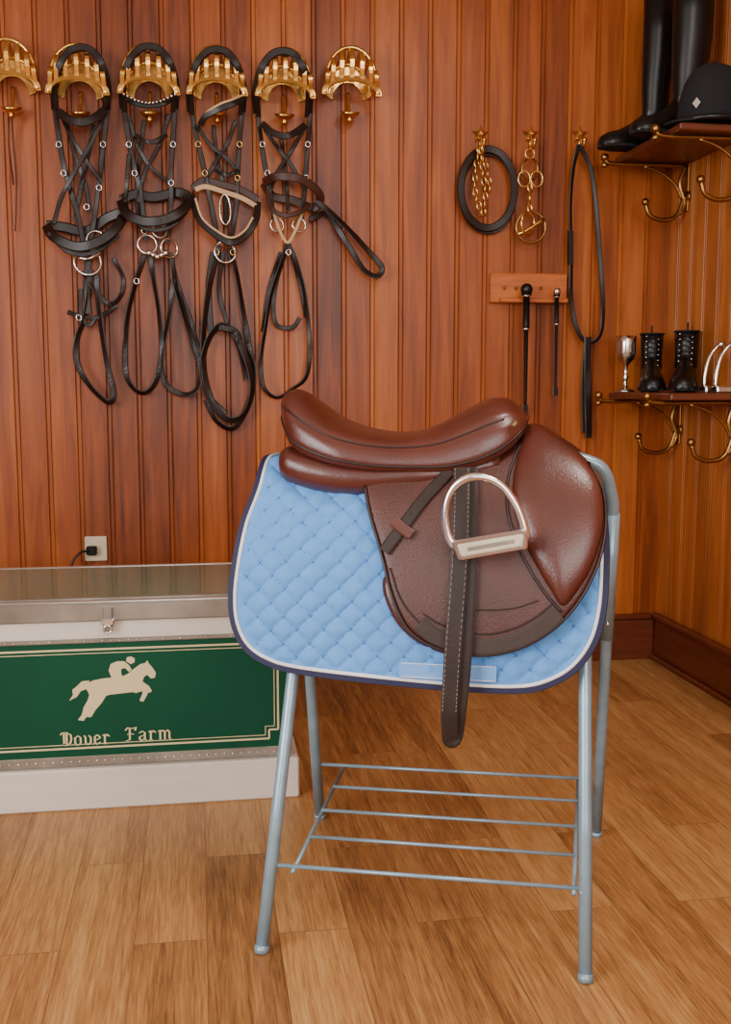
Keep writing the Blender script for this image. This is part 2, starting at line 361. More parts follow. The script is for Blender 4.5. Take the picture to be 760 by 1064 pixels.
# ------------------------------------------------------------------ saddle stand
b=MB(SM)
feet={'FL':(-.290,-.298,0),'FR':(.274,-.299,0),'RL':(-.307,.296,0),'RR':(.322,.301,0)}
topx={'FL':-.238,'FR':.262,'RL':-.305,'RR':.325}
TOPZ={'L':.82,'R':.862}
def topof(k): return V((topx[k],(-1 if k[0]=='F' else 1)*.062,TOPZ[k[1]]))
for s,l,r_ in ((-1,'FL','FR'),(1,'RL','RR')):
    fl,fr=V(feet[l]),V(feet[r_]); tl,tr=topof(l),topof(r_)
    dl=(tl-fl); dr=(tr-fr)
    path=[fl]+[fl+dl*t for t in (.3,.6,.85)]
    arcL=[tl-dl*.085,tl+V((.018,0,-.02)),tl+V((.065,0,.0))]
    arcR=[tr+V((-.085,0,.003)),tr+V((-.024,0,-.022)),tr-dr*.105]
    path+=cat(arcL,6)+cat(arcR,6)+[fr+dr*t for t in (.85,.6,.3)]+[fr]
    b.tube(path,.0118,'stand',n=14)
    for f0,d in ((fl,dl),(fr,dr)):
        if s>0: b.tube([f0+d*.56,f0+d*.87],.0142,'stand',n=14); b.ball(f0+d*.6+V((0,-.013,0)),.004,'steel',n=8)
        b.tube([f0+d*.0,f0+d*.015],.0132,'stand',n=14)
for x,z in ((-.2,.822),(.2,.85)): b.tube([(x,-.062,z),(x,.062,z)],.006,'stand')
zs=.145
def onleg(k,z):
    f0=V(feet[k]); t=topof(k); return f0+(t-f0)*(z/t.z)
cFL,cFR,cRL,cRR=[onleg(k,zs) for k in ('FL','FR','RL','RR')]
wr=.0038
b.tube([cFL,cFR+V((-.01,0,0))],wr,'stand'); b.tube([cRL,cRR+V((-.03,0,0))],wr,'stand')
sl0=cFL.lerp(cFR,.075); sl1=cRL.lerp(cRR,.1)
sr0=cFL.lerp(cFR,.965); sr1=cRL.lerp(cRR,.93)
b.tube([sl0+V((0,-.01,-.006)),sl1+V((0,.01,-.006))],wr,'stand'); b.tube([sr0+V((0,-.01,-.006)),sr1+V((0,.01,-.006))],wr,'stand')
for t in (.25,.5,.75): b.tube([sl0.lerp(sl1,t),sr0.lerp(sr1,t)],wr*.9,'stand')
b.tube([sr0+V((.012,-.012,-.004)),sr1+V((.012,.01,-.004))],wr*.7,'stand')
b.build('saddle_stand')

# ------------------------------------------------------------------ drape surface (pad / flaps)
PR=resample(cat([(0,.876,0),(.045,.870,0),(.088,.842,0),(.13,.788,0),(.163,.71,0),(.186,.62,0),(.2,.52,0),(.208,.42,0),(.212,.3,0)],12),241,False)
SL=[0]
for i in range(1,len(PR)): SL.append(SL[-1]+(PR[i]-PR[i-1]).length)
def prof(s):
    s=max(0,min(SL[-1]-1e-6,s)); i=min(len(PR)-2,int(s/SL[-1]*(len(PR)-1)))
    t=(s-SL[i])/(SL[i+1]-SL[i]); p=PR[i].lerp(PR[i+1],t)
    a=PR[max(0,i-2)];c=PR[min(len(PR)-1,i+3)]; d=(c-a).normalized()
    n=V((-d.y,d.x,0)); n=V((abs(n.x) if s>0 else 0,n.y if n.y>0 else -n.y if i<3 else n.y,0))
    return p,n
TILT=.05
def S(lx,s,off=0,side=-1):
    p,n=prof(s)
    y=p.x+n.x*off; z=p.y+n.y*off
    if s<.004: y=0
    return V((lx,side*y,z+TILT*lx))
def N_(lx,s,side=-1):
    p,n=prof(s); return V((0,side*n.x,n.y)).normalized()
TAB={}
def tab(off):
    k=round(off,4)
    if k not in TAB:
        TAB[k]=[]
        for i in range(400):
            s=SL[-1]*i/399; q=S(0,s,off); TAB[k].append((q.z,-q.y,s))
    return TAB[k]
def hit(px,py,off=0):
    r=lray(px,py); T=tab(off)
    def look(z):
        if z>=T[0][0]: return -.02-(z-T[0][0])*2,0
        for i in range(1,400):
            if T[i][0]<=z:
                a,c=T[i-1],T[i]; t=(a[0]-z)/max(1e-9,a[0]-c[0]); return a[1]+(c[1]-a[1])*t,a[2]+(c[2]-a[2])*t
        return T[-1][1],T[-1][2]
    def F(t):
        p=LC+r*t; y,s=look(p.z-TILT*p.x); return (-p.y)-y,s,p
    t0=(-.36-LC.y)/r.y; t1=(0-LC.y)/r.y
    for _ in range(45):
        tm=(t0+t1)/2
        if F(tm)[0]>0: t0=tm
        else: t1=tm
    v,s,p=F(t0); return V((p.x,s,0))
def sheet(b,outline,off,k,dome=0,th=.004,n=160,rings=20,center=None,fn=None,p=3,mirror=True):
    o=[(q if isinstance(q,Vector) else hit(q[0],q[1],off)) for q in outline]
    o=resample(cat(o,8,True),n,True)
    for q in o: q.y=max(0,q.y)
    c=center if center else sum(o,V((0,0,0)))/len(o)
    for side in ((-1,1) if mirror else (-1,)):
        vs=[];fs=[]
        for layer in (0,1):
            for i in range(rings+1):
                r=i/rings
                if i==0: r=.004
                for q in o:
                    w=c.lerp(q,r); h=off+(dome*max(0,1-r**p)**.5 if dome else 0)
                    if fn: h+=fn(w.x,w.y,r)
                    if layer: h=off-th
                    vs.append(S(w.x,w.y,h,side))
        L=(rings+1)*n
        for i in range(rings):
            for j in range(n):
                a=i*n+j;a2=i*n+(j+1)%n
                fs.append((a,a2,a2+n,a+n)); fs.append((L+a+n,L+a2+n,L+a2,L+a))
        for j in range(n):
            a=rings*n+j;a2=rings*n+(j+1)%n; fs.append((a,a2,L+a2,L+a))
        fs.append(tuple(range(n))); b.add(vs,fs,k)
    return o,c
def sribbon(b,path,w,off,th,k,mirror=True,closed=False,n=8):
    o=[(q if isinstance(q,Vector) else hit(q[0],q[1],off)) for q in path]
    o=cat(o,n,closed)
    for side in ((-1,1) if mirror else (-1,)):
        b.ribbon([S(q.x,q.y,off,side) for q in o],w,th,k,nrm=[N_(q.x,q.y,side) for q in o],closed=closed)
def stube(b,path,r,off,k,mirror=True,n=8,closed=False,flat=1):
    o=[(q if isinstance(q,Vector) else hit(q[0],q[1],off)) for q in path]
    o=cat(o,n,closed)
    for side in ((-1,1) if mirror else (-1,)): b.tube([S(q.x,q.y,off,side) for q in o],r,k,n=8,closed=closed)

# ------------------------------------------------------------------ saddle pad
b=MB(SM)
lxl=lp(284,486,0).x; 
padpts=[V((lxl,0,0)),(264,508),(250,545),(241,590),(238,622),(241,650),(253,674),(275,690),(310,700),(400,711),(480,718),(540,720),(573,713),(600,697),(620,670),(630,635),(633,590),(632,550),(626,518),(606,492),V((.17,0,0)),V((.1,0,0)),V((-.1,0,0)),V((-.25,0,0))]
QP=.0345; PC=V((-.02,.22,0))
def sagf(x,s): return .004*sin(x*17+1)*min(1,s*3)+.003*sin(x*31-s*9)
def quilt(x,s,r):
    a=(x+s)/1.414;c=(x-s)/1.414
    q=(abs(sin(pi*a/QP))*abs(sin(pi*c/QP)))**.42
    fade=max(0,min(1,(1-r-.035)/.05)) 
    return .0085*q*fade+.003*(1-fade)+sagf(x,s)*min(1,(1-r)*5)
o,c=sheet(b,padpts,.002,'pad',th=.006,n=560,rings=120,center=PC,fn=quilt)
# quilting thread in the stitched grooves, its darker blue painting in groove shade
def radial(x,s):
    d=V((x,s,0))-PC
    for i in range(len(o)):
        p_,q_=o[i]-PC,o[(i+1)%len(o)]-PC
        c1=p_.x*d.y-p_.y*d.x; c2=d.x*q_.y-d.y*q_.x
        if p_.dot(d)>0 and c1*c2>=0:
            den=(q_-p_); t=d.x*den.y-d.y*den.x
            if abs(t)<1e-12: continue
            k_=(p_.x*den.y-p_.y*den.x)/t
            if k_>0: return 1/k_
    return 2
for fam in (1,-1):
    for m_ in range(-22,23):
        run=[]
        for i in range(0,130):
            s=.004+i*.0045; x=1.414*QP*m_-fam*s
            ok=abs(x)<.4 and s<SL[-1]
            r=radial(x,s) if ok else 2
            if r<.955: run.append((x,s,r))
            if (r>=.955 or i==129) and run:
                if len(run)>4:
                    for side in (-1,1):
                        b.tube([S(x_,s_,.002+.0011+sagf(x_,s_)*min(1,(1-r_)*5),side) for x_,s_,r_ in run],.0011,'thread',n=5)
                run=[]
i0=next(i for i in range(len(o)) if o[i].y>.001 and o[i-1].y<=.001); edge=[]
for i in range(len(o)):
    q=o[(i0+i)%len(o)]
    if q.y>.001: edge.append(q)
edge=[V((edge[0].x,0,0))]+edge[::3]+[V((edge[-1].x,0,0))]
inner=[]
for i,q in enumerate(edge):
    d=(c-q); 
    t=(edge[min(len(edge)-1,i+1)]-edge[max(0,i-1)]).normalized(); nn=V((-t.y,t.x,0)); 
    if nn.dot(d)<0: nn=-nn
    inner.append(q+nn*.0125 if q.y>.0 else q+V((.0125 if q.x<0 else -.0125,0,0)))
for side in (-1,1):
    nr=[N_(q.x,q.y,side) for q in edge]
    mid=[e.lerp(i_,.4) for e,i_ in zip(edge,inner)]
    b.ribbon([S(q.x,q.y,.003,side) for q in mid],.0125,.0105,'navy',nrm=nr)
    b.tube([S(q.x,max(0,q.y),.0065,side) for q in inner],.0034,'white',n=8)
sribbon(b,[(415,696),(465,699),(516,701)],.028,.0125,.002,'padtab',mirror=False)
for pth in ([(417,689),(516,693)],[(417,703),(516,708)]): stube(b,pth,.0008,.0138,'white',mirror=False)
b.build('saddle_pad')

# ------------------------------------------------------------------ saddle
b=MB(SM)
tops=[(294,418),(296,409),(303,404),(314,407),(328,418),(350,433),(380,442),(415,445),(450,439),(480,425),(505,414),(524,413),(538,420),(547,430)]
edges=[(294,424),(293,436),(297,452),(306,466),(326,476),(352,483),(385,488),(425,490),(462,490),(490,486),(512,478),(532,464),(545,448),(550,436)]
ws=[.02,.07,.105,.125,.14,.15,.15,.145,.14,.135,.13,.118,.095,.06]
st=[]
for t,e,w in zip(tops,edges,ws):
    a=lp(t[0],t[1],-w*.35); d=lp(e[0],e[1],-w)
    st.append((V((a.x,a.z,w)),V((d.x,d.z,0))))
TT=cat([s[0] for s in st],6); EE=cat([s[1] for s in st],6)
rings=[];K=40
def seatpt(i,ph):
    T,E=TT[i],EE[i]; c_=max(0,cos(ph))**.62
    dish=.010*math.exp(-((T.x+.08)/.13)**2)*(cos(ph)**4)
    g=1-.035*math.exp(-((abs(ph)-1.16)/.07)**2)
    return V((E.x+(T.x-E.x)*c_,-T.z*sin(ph)*g,E.y+(T.y-E.y)*c_-dish))
for i in range(len(TT)):
    r=[seatpt(i,-pi/2+pi*j/K) for j in range(K+1)]
    r+=[V((EE[i].x,-TT[i].z*.93*sin(pi/2-pi*j/8),EE[i].y-.002+ (.03*sin(pi*j/8)))) for j in range(9)]
    rings.append(r)
b.loft(rings,'leather')
for sg in (-1,1):
    pts=[seatpt(i,sg*1.16)+V((0,0,.0008)) for i in range(8,66)]
    b.tube(pts,.0018,'welt',n=8)
    pts=[seatpt(i,sg*1.545) for i in range(6,len(TT)-1)]
    b.tube(pts,.0022,'welt',n=8)
def eloft(path,ry,rz,k,p=2.3):
    for sg in (-1,1):
        rg=[]
        for (q,a,c_) in zip(path,ry,rz):
            rg.append([V((q.x,sg*(-q.y)+0,q.z))+V((0,a*math.copysign(abs(cos(t))**(2/p),cos(t)),c_*math.copysign(abs(sin(t))**(2/p),sin(t)))) for t in [2*pi*j/24 for j in range(24)]])
        b.loft(rg,k)
pp=[];
for px,py in ((291,478),(294,481),(302,482),(320,487),(345,492),(372,495),(400,495),(440,492),(480,488),(520,480)):
    q=lp(px,py,-.085); pp.append(V((q.x,-.085,q.z)))
pc=cat(pp,4)
rz=[.004,.024,.034,.037,.037,.036,.034,.03,.03,.02]; ry=[.006,.03,.045,.055,.06,.062,.06,.06,.05,.04]
def li(a,n): return [a[min(len(a)-1,int(i*(len(a)-1)/(n-1)))]*(1-(i*(len(a)-1)/(n-1))%1)+a[min(len(a)-1,int(i*(len(a)-1)/(n-1))+1)]*((i*(len(a)-1)/(n-1))%1) for i in range(n)]
eloft(pc,li(ry,len(pc)),li(rz,len(pc)),'leather')
fo=[(378,486),(379,505),(384,532),(392,560),(399,585),(404,608),(412,632),(424,654),(442,668),(470,678),(505,681),(540,674),(570,658),(592,638),(610,612),(624,580),(630,545),(627,510),(612,480),(590,462),(560,452),(530,462),(490,478),(430,484)]
OFF=.030
sheet(b,fo,OFF,'leatherd',th=.014,n=200,rings=22,dome=.004,p=10)
sheet(b,[(404,596),(398,612),(408,640),(424,660),(445,673),(470,678),(470,640),(440,600)],.014,'leather',th=.008,n=80,rings=8,dome=.004,p=8)
sribbon(b,[(436,648),(452,661),(478,670),(508,672),(538,666),(562,653),(581,637)],.028,OFF+.0055,.003,'trim')
stube(b,[(440,638),(456,648),(480,657),(508,659),(534,653),(556,642),(574,628)],.0016,OFF+.006,'welt')
KB=[(549,447),(540,466),(533,498),(534,528),(543,560),(557,588),(572,613),(585,630),(599,616),(614,592),(625,560),(628,530),(623,502),(609,480),(584,459)]
sheet(b,KB,OFF+.003,'leather',th=.01,dome=.019,p=4,n=140,rings=30)
stube(b,[(545,456),(534,478),(528,500),(528,530),(537,562),(551,592),(568,618),(584,636)],.0024,OFF+.0065,'welt')
stube(b,[(476,632),(505,634),(535,632),(560,624)],.0012,OFF+.0055,'welt')
stube(b,[(405,590),(416,622),(434,645),(455,655)],.0014,OFF+.0055,'welt')
stube(b,fo[1:19],.0026,OFF+.002,'welt')
O2=OFF+.016
f1=[(480,486),(480,520),(479,560),(476,610),(472,660),(469,705),(467,740)]
b2=[(488,486),(488,520),(487,560),(486,610),(483,660),(480,705),(476,740)]
def hp(q,o_): h=hit(q[0],q[1],o_); return S(h.x,h.y,o_,-1)
P1=[hp(q,O2+.010) for q in f1]; P2=[hp(q,O2) for q in b2]
e1=lp(468,763,P1[-1].y+.002); e2=lp(469,769,(P1[-1].y+P2[-1].y)/2); e3=lp(473,763,P2[-1].y)
full=cat(P1+[e1,e2,e3]+list(reversed(P2)),8)
for sg in (1,-1):
    pth=[V((q.x,q.y*sg,q.z)) for q in full]
    b.ribbon(pth,.029,.0032,'strap',nrm=(0,-sg,.02))
fr=cat(P1,8)
for dx in (-.0115,.0115):
    for i in range(0,len(fr)-1):
        q=fr[i].lerp(fr[i+1],.2)+V((dx,-.002,0)); q2=fr[i].lerp(fr[i+1],.8)+V((dx,-.002,0)); b.tube([q,q2],.0006,'stitch',n=5)
sribbon(b,[(468,489),(455,502),(438,521),(420,545),(399,573)],.021,OFF+.010,.0035,'strap')
sribbon(b,[(409,541),(418,549),(428,556)],.019,OFF+.0145,.004,'leather')
for i in range(6):
    q=hit(462-i*7,496+i*7.6,OFF+.0125); 
    b.ball(S(q.x,q.y,OFF+.0115),.0016,'welt',n=6)
def iron(sg):
    yb=-.262
    arch=[(473,568),(466,556),(463,536),(466,517),(475,503),(490,496),(507,497),(522,505),(535,522),(543,541),(547,560)]
    pts=[]
    for q in arch:
        w=lp(q[0],q[1],yb); pts.append(V((w.x,w.y,w.z)))
    pts=[V((q.x,q.y*(-sg),q.z)) for q in cat(pts,6)]
    b.tube(pts,[.0085,.0072,.0064,.006,.0064,.0078,.0064,.006,.0064,.0072,.0085],'steel',n=12,flat=.9,nrm=(0,1,0))
    c4=[lp(x,y,yb-.004) for x,y in ((469,562),(547,549),(550,570),(477,583))]
    u=(c4[1]-c4[0]).normalized(); w=((c4[3]-c4[0])).normalized()
    def rr(ins,dy,rad):
        A_,B_,C_,D_=[q.copy() for q in c4]; out=[]
        A_+=u*ins+w*ins;B_+=-u*ins+w*ins;C_+=-u*ins-w*ins;D_+=u*ins-w*ins
        for q,a1,a2 in ((A_,w,u),(B_,-u,w),(C_,-w,-u),(D_,u,-w)):
            out+= [q+a1*rad, q+(a1+a2)*rad*.29, q+a2*rad]
        return [V((q.x,(q.y+dy)*(-sg),q.z)) for q in out]
    b.loft([rr(.003,.014,.006),rr(0,.011,.006),rr(0,-.003,.006),rr(.002,-.006,.006),rr(.006,-.006,.005),rr(.007,-.002,.004)],'steel',smooth=False)
    a=rr(.0068,0,.004)
    b.loft([a,rr(.0068,-.0045,.004),rr(.009,-.0062,.004)],'treadpad',smooth=False)
    q=c4[0].lerp(c4[3],.5)+u*.022; q2=c4[1].lerp(c4[2],.5)-u*.022
    b.ribbon([V((q.x,(q.y-.0062)*-sg,q.z)),V((q2.x,(q2.y-.0062)*-sg,q2.z))],.007,.003,'galv',nrm=(0,-sg,0))
iron(-1); iron(1)
b.lathe([(0,.003),(.004,.003),(.0062,.001),(.0066,-.002)],lp(535,441,-.118)+V((0,-.004,0)),'badge2',axis=(0,1,-.2))
b.tube(cat([hp((545,444),OFF),hp((566,452),OFF),hp((585,468),OFF)],6),.004,'welt')
b.build('saddle')

# ------------------------------------------------------------------ wall tack
def bracket(cx,cy,name='bridle_bracket'):
    b=MB(); o=wl(cx,cy); x,z=o.x,o.z
    W_=WY-.0015
    NA=32; front=[];back=[];low=[]
    for i in range(NA+1):
        a=pi*(i/NA)
        front.append(V((x+.082*cos(a),WY-.095,z-.0+.120*sin(a)**.85)))
        back.append(V((x+.074*cos(a),W_-.012,z-.01+.10*sin(a))))
        low.append(V((x+.088*cos(a),WY-.105,z-.03+.052*sin(a)**.8)))
    ip=[V((x+.05*cos(pi*i/NA),W_,z-.02+.055*sin(pi*i/NA))) for i in range(NA+1)]; op=[V((q.x,W_,q.z)) for q in back]
    vs=ip+op+[p+V((0,-.008,0)) for p in ip]+[p+V((0,-.008,0)) for p in op]; n=NA+1
    fs=[(2*n+i,2*n+i+1,3*n+i+1,3*n+i) for i in range(NA)]+[(i,n+i,n+i+1,i+1) for i in range(NA)]+[(i,i+1,2*n+i+1,2*n+i) for i in range(NA)]+[(n+i,3*n+i,3*n+i+1,n+i+1) for i in range(NA)]
    b.add(vs,fs,'brass',False)
    b.tube(front,.007,'brass'); b.tube(back,.006,'brass')
    b.ribbon(low,.022,.008,'brass',nrm=(0,-1,.3))
    for e in (0,-1): b.tube([front[e],low[e]],.009,'brass'); b.tube([front[e],back[e]],.007,'brass')
    nr=8
    for i in range(1,nr):
        j=int(round(NA*i/nr)); p0,p1,p2=front[j],back[j],low[j]
        b.ribbon(cat([p2,(p2+p0)/2+V((0,-.018,.006)),p0],5),.0165,.006,'brass',nrm=(0,-1,.25))
        b.ribbon([p0,p1],.014,.004,'brass',nrm=(0,0,1))
    zc=z-.082
    b.tube(cat([(x,W_-.008,z+.0),(x,WY-.03,z-.045),(x,WY-.05,zc)],5),.006,'brass')
    b.lathe([(.004,-.01),(.016,-.007),(.028,.002),(.034,.010),(.031,.013),(.022,.009),(.0,.004)],(x,WY-.055,zc),'brass',axis=(0,-.25,1))
    b.ball((x,WY-.06,zc-.014),.011,'brass')
    b.build(name)
bx=[(14,92),(84,97),(156,97),(225,98),(294,100),(361,98)]
for i,(x,y) in enumerate(bx): bracket(x,y)

class BR:
    def __init__(s): s.b=MB()
    def s_(s,pts,w=.017,out=.05,k='bridle',o2=None,tw=.25,n=7):
        P=[wl(p[0],p[1],(p[2] if len(p)>2 else out)) for p in pts]
        s.b.ribbon(cat(P,n),w,.0045,k,twist=tw)
    def buckle(s,x,y,out=.06,k='steel'):
        p=wl(x,y,out); s.b.ring(p,.009,.0017,k,sx=.9,sz=1,n=12)
    def rg(s,x,y,r,k='steel',out=.06,t=.004,sx=1,sz=1,n=(0.2,-1,0.1)): s.b.ring(wl(x,y,out),r,t,k,nrm=n,sx=sx,sz=sz)
    def bit(s,x0,y0,x1,y1,out=.06,k='steel'):
        a,c=wl(x0,y0,out),wl(x1,y1,out); m=(a+c)/2+V((0,-.01,-.012))
        s.b.tube(cat([a,m,c],6),[.007,.0055,.004,.0055,.007],k)
def crown(br,cx,dy=0,w=.022):
    for k,(ow,yo,d) in enumerate(((27,0,.122),(25,2,.108))):
        br.s_([(cx-ow,114+dy+k*4,.05),(cx-ow-1,90+dy,.09),(cx-ow+5,67+dy+yo,d),(cx-12,53+dy+yo,d),(cx,49+dy+yo,d),(cx+12,53+dy+yo,d),(cx+ow-5,67+dy+yo,d),(cx+ow+1,90+dy,.09),(cx+ow,114+dy+k*4,.05)],w=.016 if k else w,tw=0)
def finish(br,name='bridle'): br.b.build(name)
r=BR(); crown(r,84)
r.s_([(57,112),(61,140),(66,170),(74,200),(82,228),(88,262)]); r.s_([(112,110),(108,145),(104,180),(100,215),(95,245),(91,265)])
r.s_([(60,116,.08),(72,124,.1),(85,127,.11),(98,123,.1),(110,114,.08)],w=.028,tw=0)
r.s_([(64,120,.07),(76,145,.08),(92,170,.08),(106,190,.07)],w=.014); r.s_([(106,125,.07),(94,150,.085),(78,178,.085),(64,205,.07),(56,232,.06)],w=.014)
r.s_([(70,130),(78,160),(88,190),(94,220)],w=.014,out=.04); r.s_([(98,130),(92,160),(84,195),(78,230)],w=.014,out=.045)
r.s_([(48,234,.04),(56,246,.09),(78,256,.11),(100,252,.12),(120,238,.1),(128,222,.06),(112,226,.04),(90,240,.03),(66,236,.03),(48,234,.04)],w=.032,tw=0)
r.s_([(50,242,.08),(72,262,.1),(98,262,.1),(124,244,.08)],w=.014,tw=0)
r.rg(91,272,.042,t=.004); r.bit(82,268,104,262); r.rg(100,250,.03,t=.003)
r.s_([(94,280),(92,305),(88,330),(80,352),(80,376),(90,396),(104,412),(114,418),(118,408),(112,380),(106,345),(102,310),(100,285)],w=.02,tw=.6)
r.s_([(86,282),(98,300),(114,316),(126,306),(128,288),(118,268)],w=.016,tw=.5); r.s_([(122,318),(100,330),(82,328),(70,324)],w=.015)
r.s_([(84,300),(84,325),(92,338),(100,330)],w=.014); r.s_([(92,270,.05),(90,300,.05),(92,326,.05)],w=.022,tw=.1)
for q in ((61,150),(107,150),(66,180),(103,195),(90,215),(82,330)): r.buckle(*q)
finish(r)
r=BR(); crown(r,155,-1)
r.s_([(127,98,.09),(138,106,.125),(155,109,.13),(172,106,.125),(184,97,.09)],w=.02,tw=0,k='black')
for i in range(15):
    t=i/14; x=129+t*53; y=98+9*sin(pi*t); r.b.ball(wl(x,y,.128+.012*sin(pi*t)**.5),.0048,'silver',n=8)
r.s_([(129,112),(133,140),(139,170),(146,200),(150,235),(152,250)]); r.s_([(182,108),(180,140),(178,175),(178,205),(176,235),(174,252)])
r.s_([(134,120),(142,150),(158,175),(176,190)],w=.014); r.s_([(176,118),(166,150),(150,180),(144,210)],w=.014); r.s_([(150,125),(146,160),(142,200),(147,235)],w=.014,out=.03)
r.s_([(140,140,.07),(156,148,.08),(174,140,.07)],w=.014); r.s_([(134,160,.06),(132,190,.06),(130,210,.05)],w=.014)
r.s_([(126,208,.04),(132,222,.09),(150,230,.11),(172,228,.12),(190,218,.1),(196,206,.06),(184,200,.04),(160,205,.03),(140,202,.03),(126,208,.04)],w=.032,tw=0)
r.s_([(130,220,.08),(152,238,.1),(176,236,.1),(194,220,.08)],w=.013,tw=0)
r.rg(153,254,.03,t=.004,k='silver'); r.rg(176,258,.03,t=.004,k='silver',n=(.6,-1,0))
for i in range(5): r.b.ball(wl(155+i*4.4,264+abs(2-i)*-2+3,.075),.010,'silver',n=10)
r.rg(166,240,.022,t=.003,k='silver')
r.s_([(151,262),(142,290),(133,325),(130,360),(132,392),(146,408),(160,400),(168,370),(166,330),(160,290),(156,266)],w=.019,tw=.7)
r.s_([(178,266),(182,295),(190,325),(200,355),(208,382),(205,404),(190,410),(172,398),(168,370),(176,330),(180,290)],w=.019,tw=.7)
r.s_([(176,262),(186,300),(198,332),(206,362)],w=.016,out=.03)
for q in ((134,150),(180,150),(140,180),(178,190),(150,240),(142,292)): r.buckle(*q)
finish(r)
r=BR(); crown(r,225,2)
r.s_([(208,130,.08),(214,121,.1),(228,113,.12),(242,108,.12),(255,101,.1)],w=.02,tw=0); r.s_([(209,125,.085),(216,116,.105),(229,108,.128),(243,103,.128),(254,98,.1)],w=.007,tw=0,k='cream')
r.s_([(199,115),(205,145),(212,175),(218,205),(224,235),(228,252)]); r.s_([(252,112),(249,145),(247,180),(246,210),(242,238),(238,255)])
r.s_([(205,130),(218,150),(236,165),(248,180)],w=.014); r.s_([(245,125),(236,150),(222,172),(212,192)],w=.014); r.s_([(222,130),(226,165),(234,200),(236,235)],w=.014,out=.03)
r.s_([(199,202,.05),(206,226,.09),(222,242,.11),(240,252,.12),(256,244,.1),(266,228,.08),(268,210,.05)],w=.022,tw=0,k='bridle')
r.s_([(200,196,.05),(212,188,.05),(232,192,.05),(252,198,.05),(268,208,.05)],w=.024,tw=0,k='bridleb')
r.s_([(203,197,.056),(214,194,.056),(232,199,.056),(252,206,.056),(266,214,.056)],w=.016,tw=0,k='cream')
r.s_([(203,206,.095),(210,226,.1),(224,239,.12),(240,247,.13),(254,240,.11),(263,226,.09)],w=.007,tw=0,k='cream')
r.s_([(222,176,.07),(236,182,.08),(248,176,.07)],w=.013)
r.rg(234,218,.03,t=.003,sz=1.6,sx=.6,k='silver'); r.rg(234,262,.034,t=.004)
r.s_([(228,255),(220,285),(214,320),(211,355),(213,392),(222,420),(238,436),(254,430),(262,405),(258,378),(246,352),(232,338),(218,350),(210,380),(216,410),(234,430)],w=.022,tw=.6)
r.s_([(238,258),(246,285),(252,320),(258,355),(264,385),(260,415),(244,444),(226,438),(214,415)],w=.02,tw=.6,out=.035)
r.s_([(232,262),(228,300),(236,335),(248,360),(256,395)],w=.015,out=.03); r.s_([(228,340),(244,344),(250,356)],w=.022,out=.075); r.s_([(222,262,.04),(217,300,.04),(219,345,.04)],w=.022,tw=.1)
for q in ((206,150),(249,150),(213,180),(247,185),(225,262),(242,262)): r.buckle(*q,k='brass')
finish(r)
r=BR(); crown(r,294,4,w=.024)
r.s_([(268,120),(272,150),(277,180),(281,205),(285,228)],k='bridle'); r.s_([(322,118),(320,150),(318,180),(316,205),(313,230)],k='bridle')
r.s_([(272,128,.08),(284,138,.1),(300,141,.11),(318,130,.08)],w=.022,tw=0)
r.s_([(275,134),(290,155),(305,175),(316,195)],w=.014); r.s_([(316,134),(302,158),(288,180),(280,200)],w=.014); r.s_([(292,140),(297,180),(300,220)],w=.014,out=.03)
r.s_([(274,190,.05),(286,184,.09),(303,184,.11),(320,190,.1),(333,204,.08),(326,216,.05),(304,208,.03),(284,204,.03),(274,190,.05)],w=.028,tw=0,k='bridleb')
r.s_([(278,198,.07),(282,216,.09),(296,224,.1),(312,220,.09),(322,212,.07)],w=.016,tw=0,k='bridleb')
r.s_([(285,222,.07),(291,240,.08),(299,252,.085),(307,240,.08),(315,220,.07)],w=.010,tw=0,k='cream'); r.rg(288,234,.022,t=.0035,k='silver'); r.rg(311,234,.022,t=.0035,k='silver')
r.s_([(328,208,.07),(345,222,.07),(364,240,.06),(384,262,.05),(397,278,.05),(392,287,.05),(378,280,.05),(364,258,.05),(350,236,.04),(338,222,.04),(322,228,.04)],w=.02,tw=.5)
r.s_([(299,252),(292,275),(282,305),(276,340),(271,375),(274,402),(288,413),(304,404),(318,392),(322,365),(320,330),(316,300),(308,272),(300,254)],w=.016,tw=.8)
r.s_([(298,258),(288,290),(284,318),(288,338),(304,340),(312,330)],w=.015,out=.035); r.s_([(292,262),(280,300),(273,345)],w=.014,out=.03); r.s_([(303,262),(313,300),(318,330)],w=.014,out=.03)
for q in ((273,150),(320,150),(278,180),(318,185),(300,262)): r.buckle(*q)
finish(r)
b=MB(); b.tube(cat([wl(12,118,.06),wl(14,150,.03),wl(17,190,.02),wl(16,240,.02)]),.0022,'bridleb',n=6); b.tube([wl(9,118,.06),wl(9,150,.03),wl(14,192,.02)],.0022,'bridleb',n=6); b.build('hanging_cord')

def hook(px,py):
    b=MB(); o=wl(px,py); x,z=o.x,o.z; W_=WY-.0015
    pts=[]
    for i in range(10):
        a=pi/2+2*pi*i/10; rr=.031 if i%2==0 else .014
        pts.append((rr*cos(a),rr*sin(a)))
    b.loft([[V((x+p[0],W_,z+p[1])) for p in pts],[V((x+p[0],W_-.004,z+p[1])) for p in pts],[V((x+p[0]*.35,W_-.012,z+p[1]*.35)) for p in pts]],'brass',smooth=False)
    b.tube(cat([(x,WY-.005,z-.0),(x,WY-.02,z-.02),(x,WY-.028,z-.045),(x,WY-.045,z-.052),(x,WY-.055,z-.035)],5),[.007,.006,.005,.005,.006],'brass')
    b.ball((x,WY-.055,z-.03),.009,'brass'); b.tube([(x,WY-.008,z-.0),(x,WY-.008,z-.055)],.006,'brass')
    b.build('coat_hook')
for q in ((499,140),(551,140),(602,140)): hook(*q)
b=MB()
pts=[wl(507+28*cos(t),196+41*sin(t),.035+.008*cos(2*t)) for t in [2*pi*i/40 for i in range(40)]]
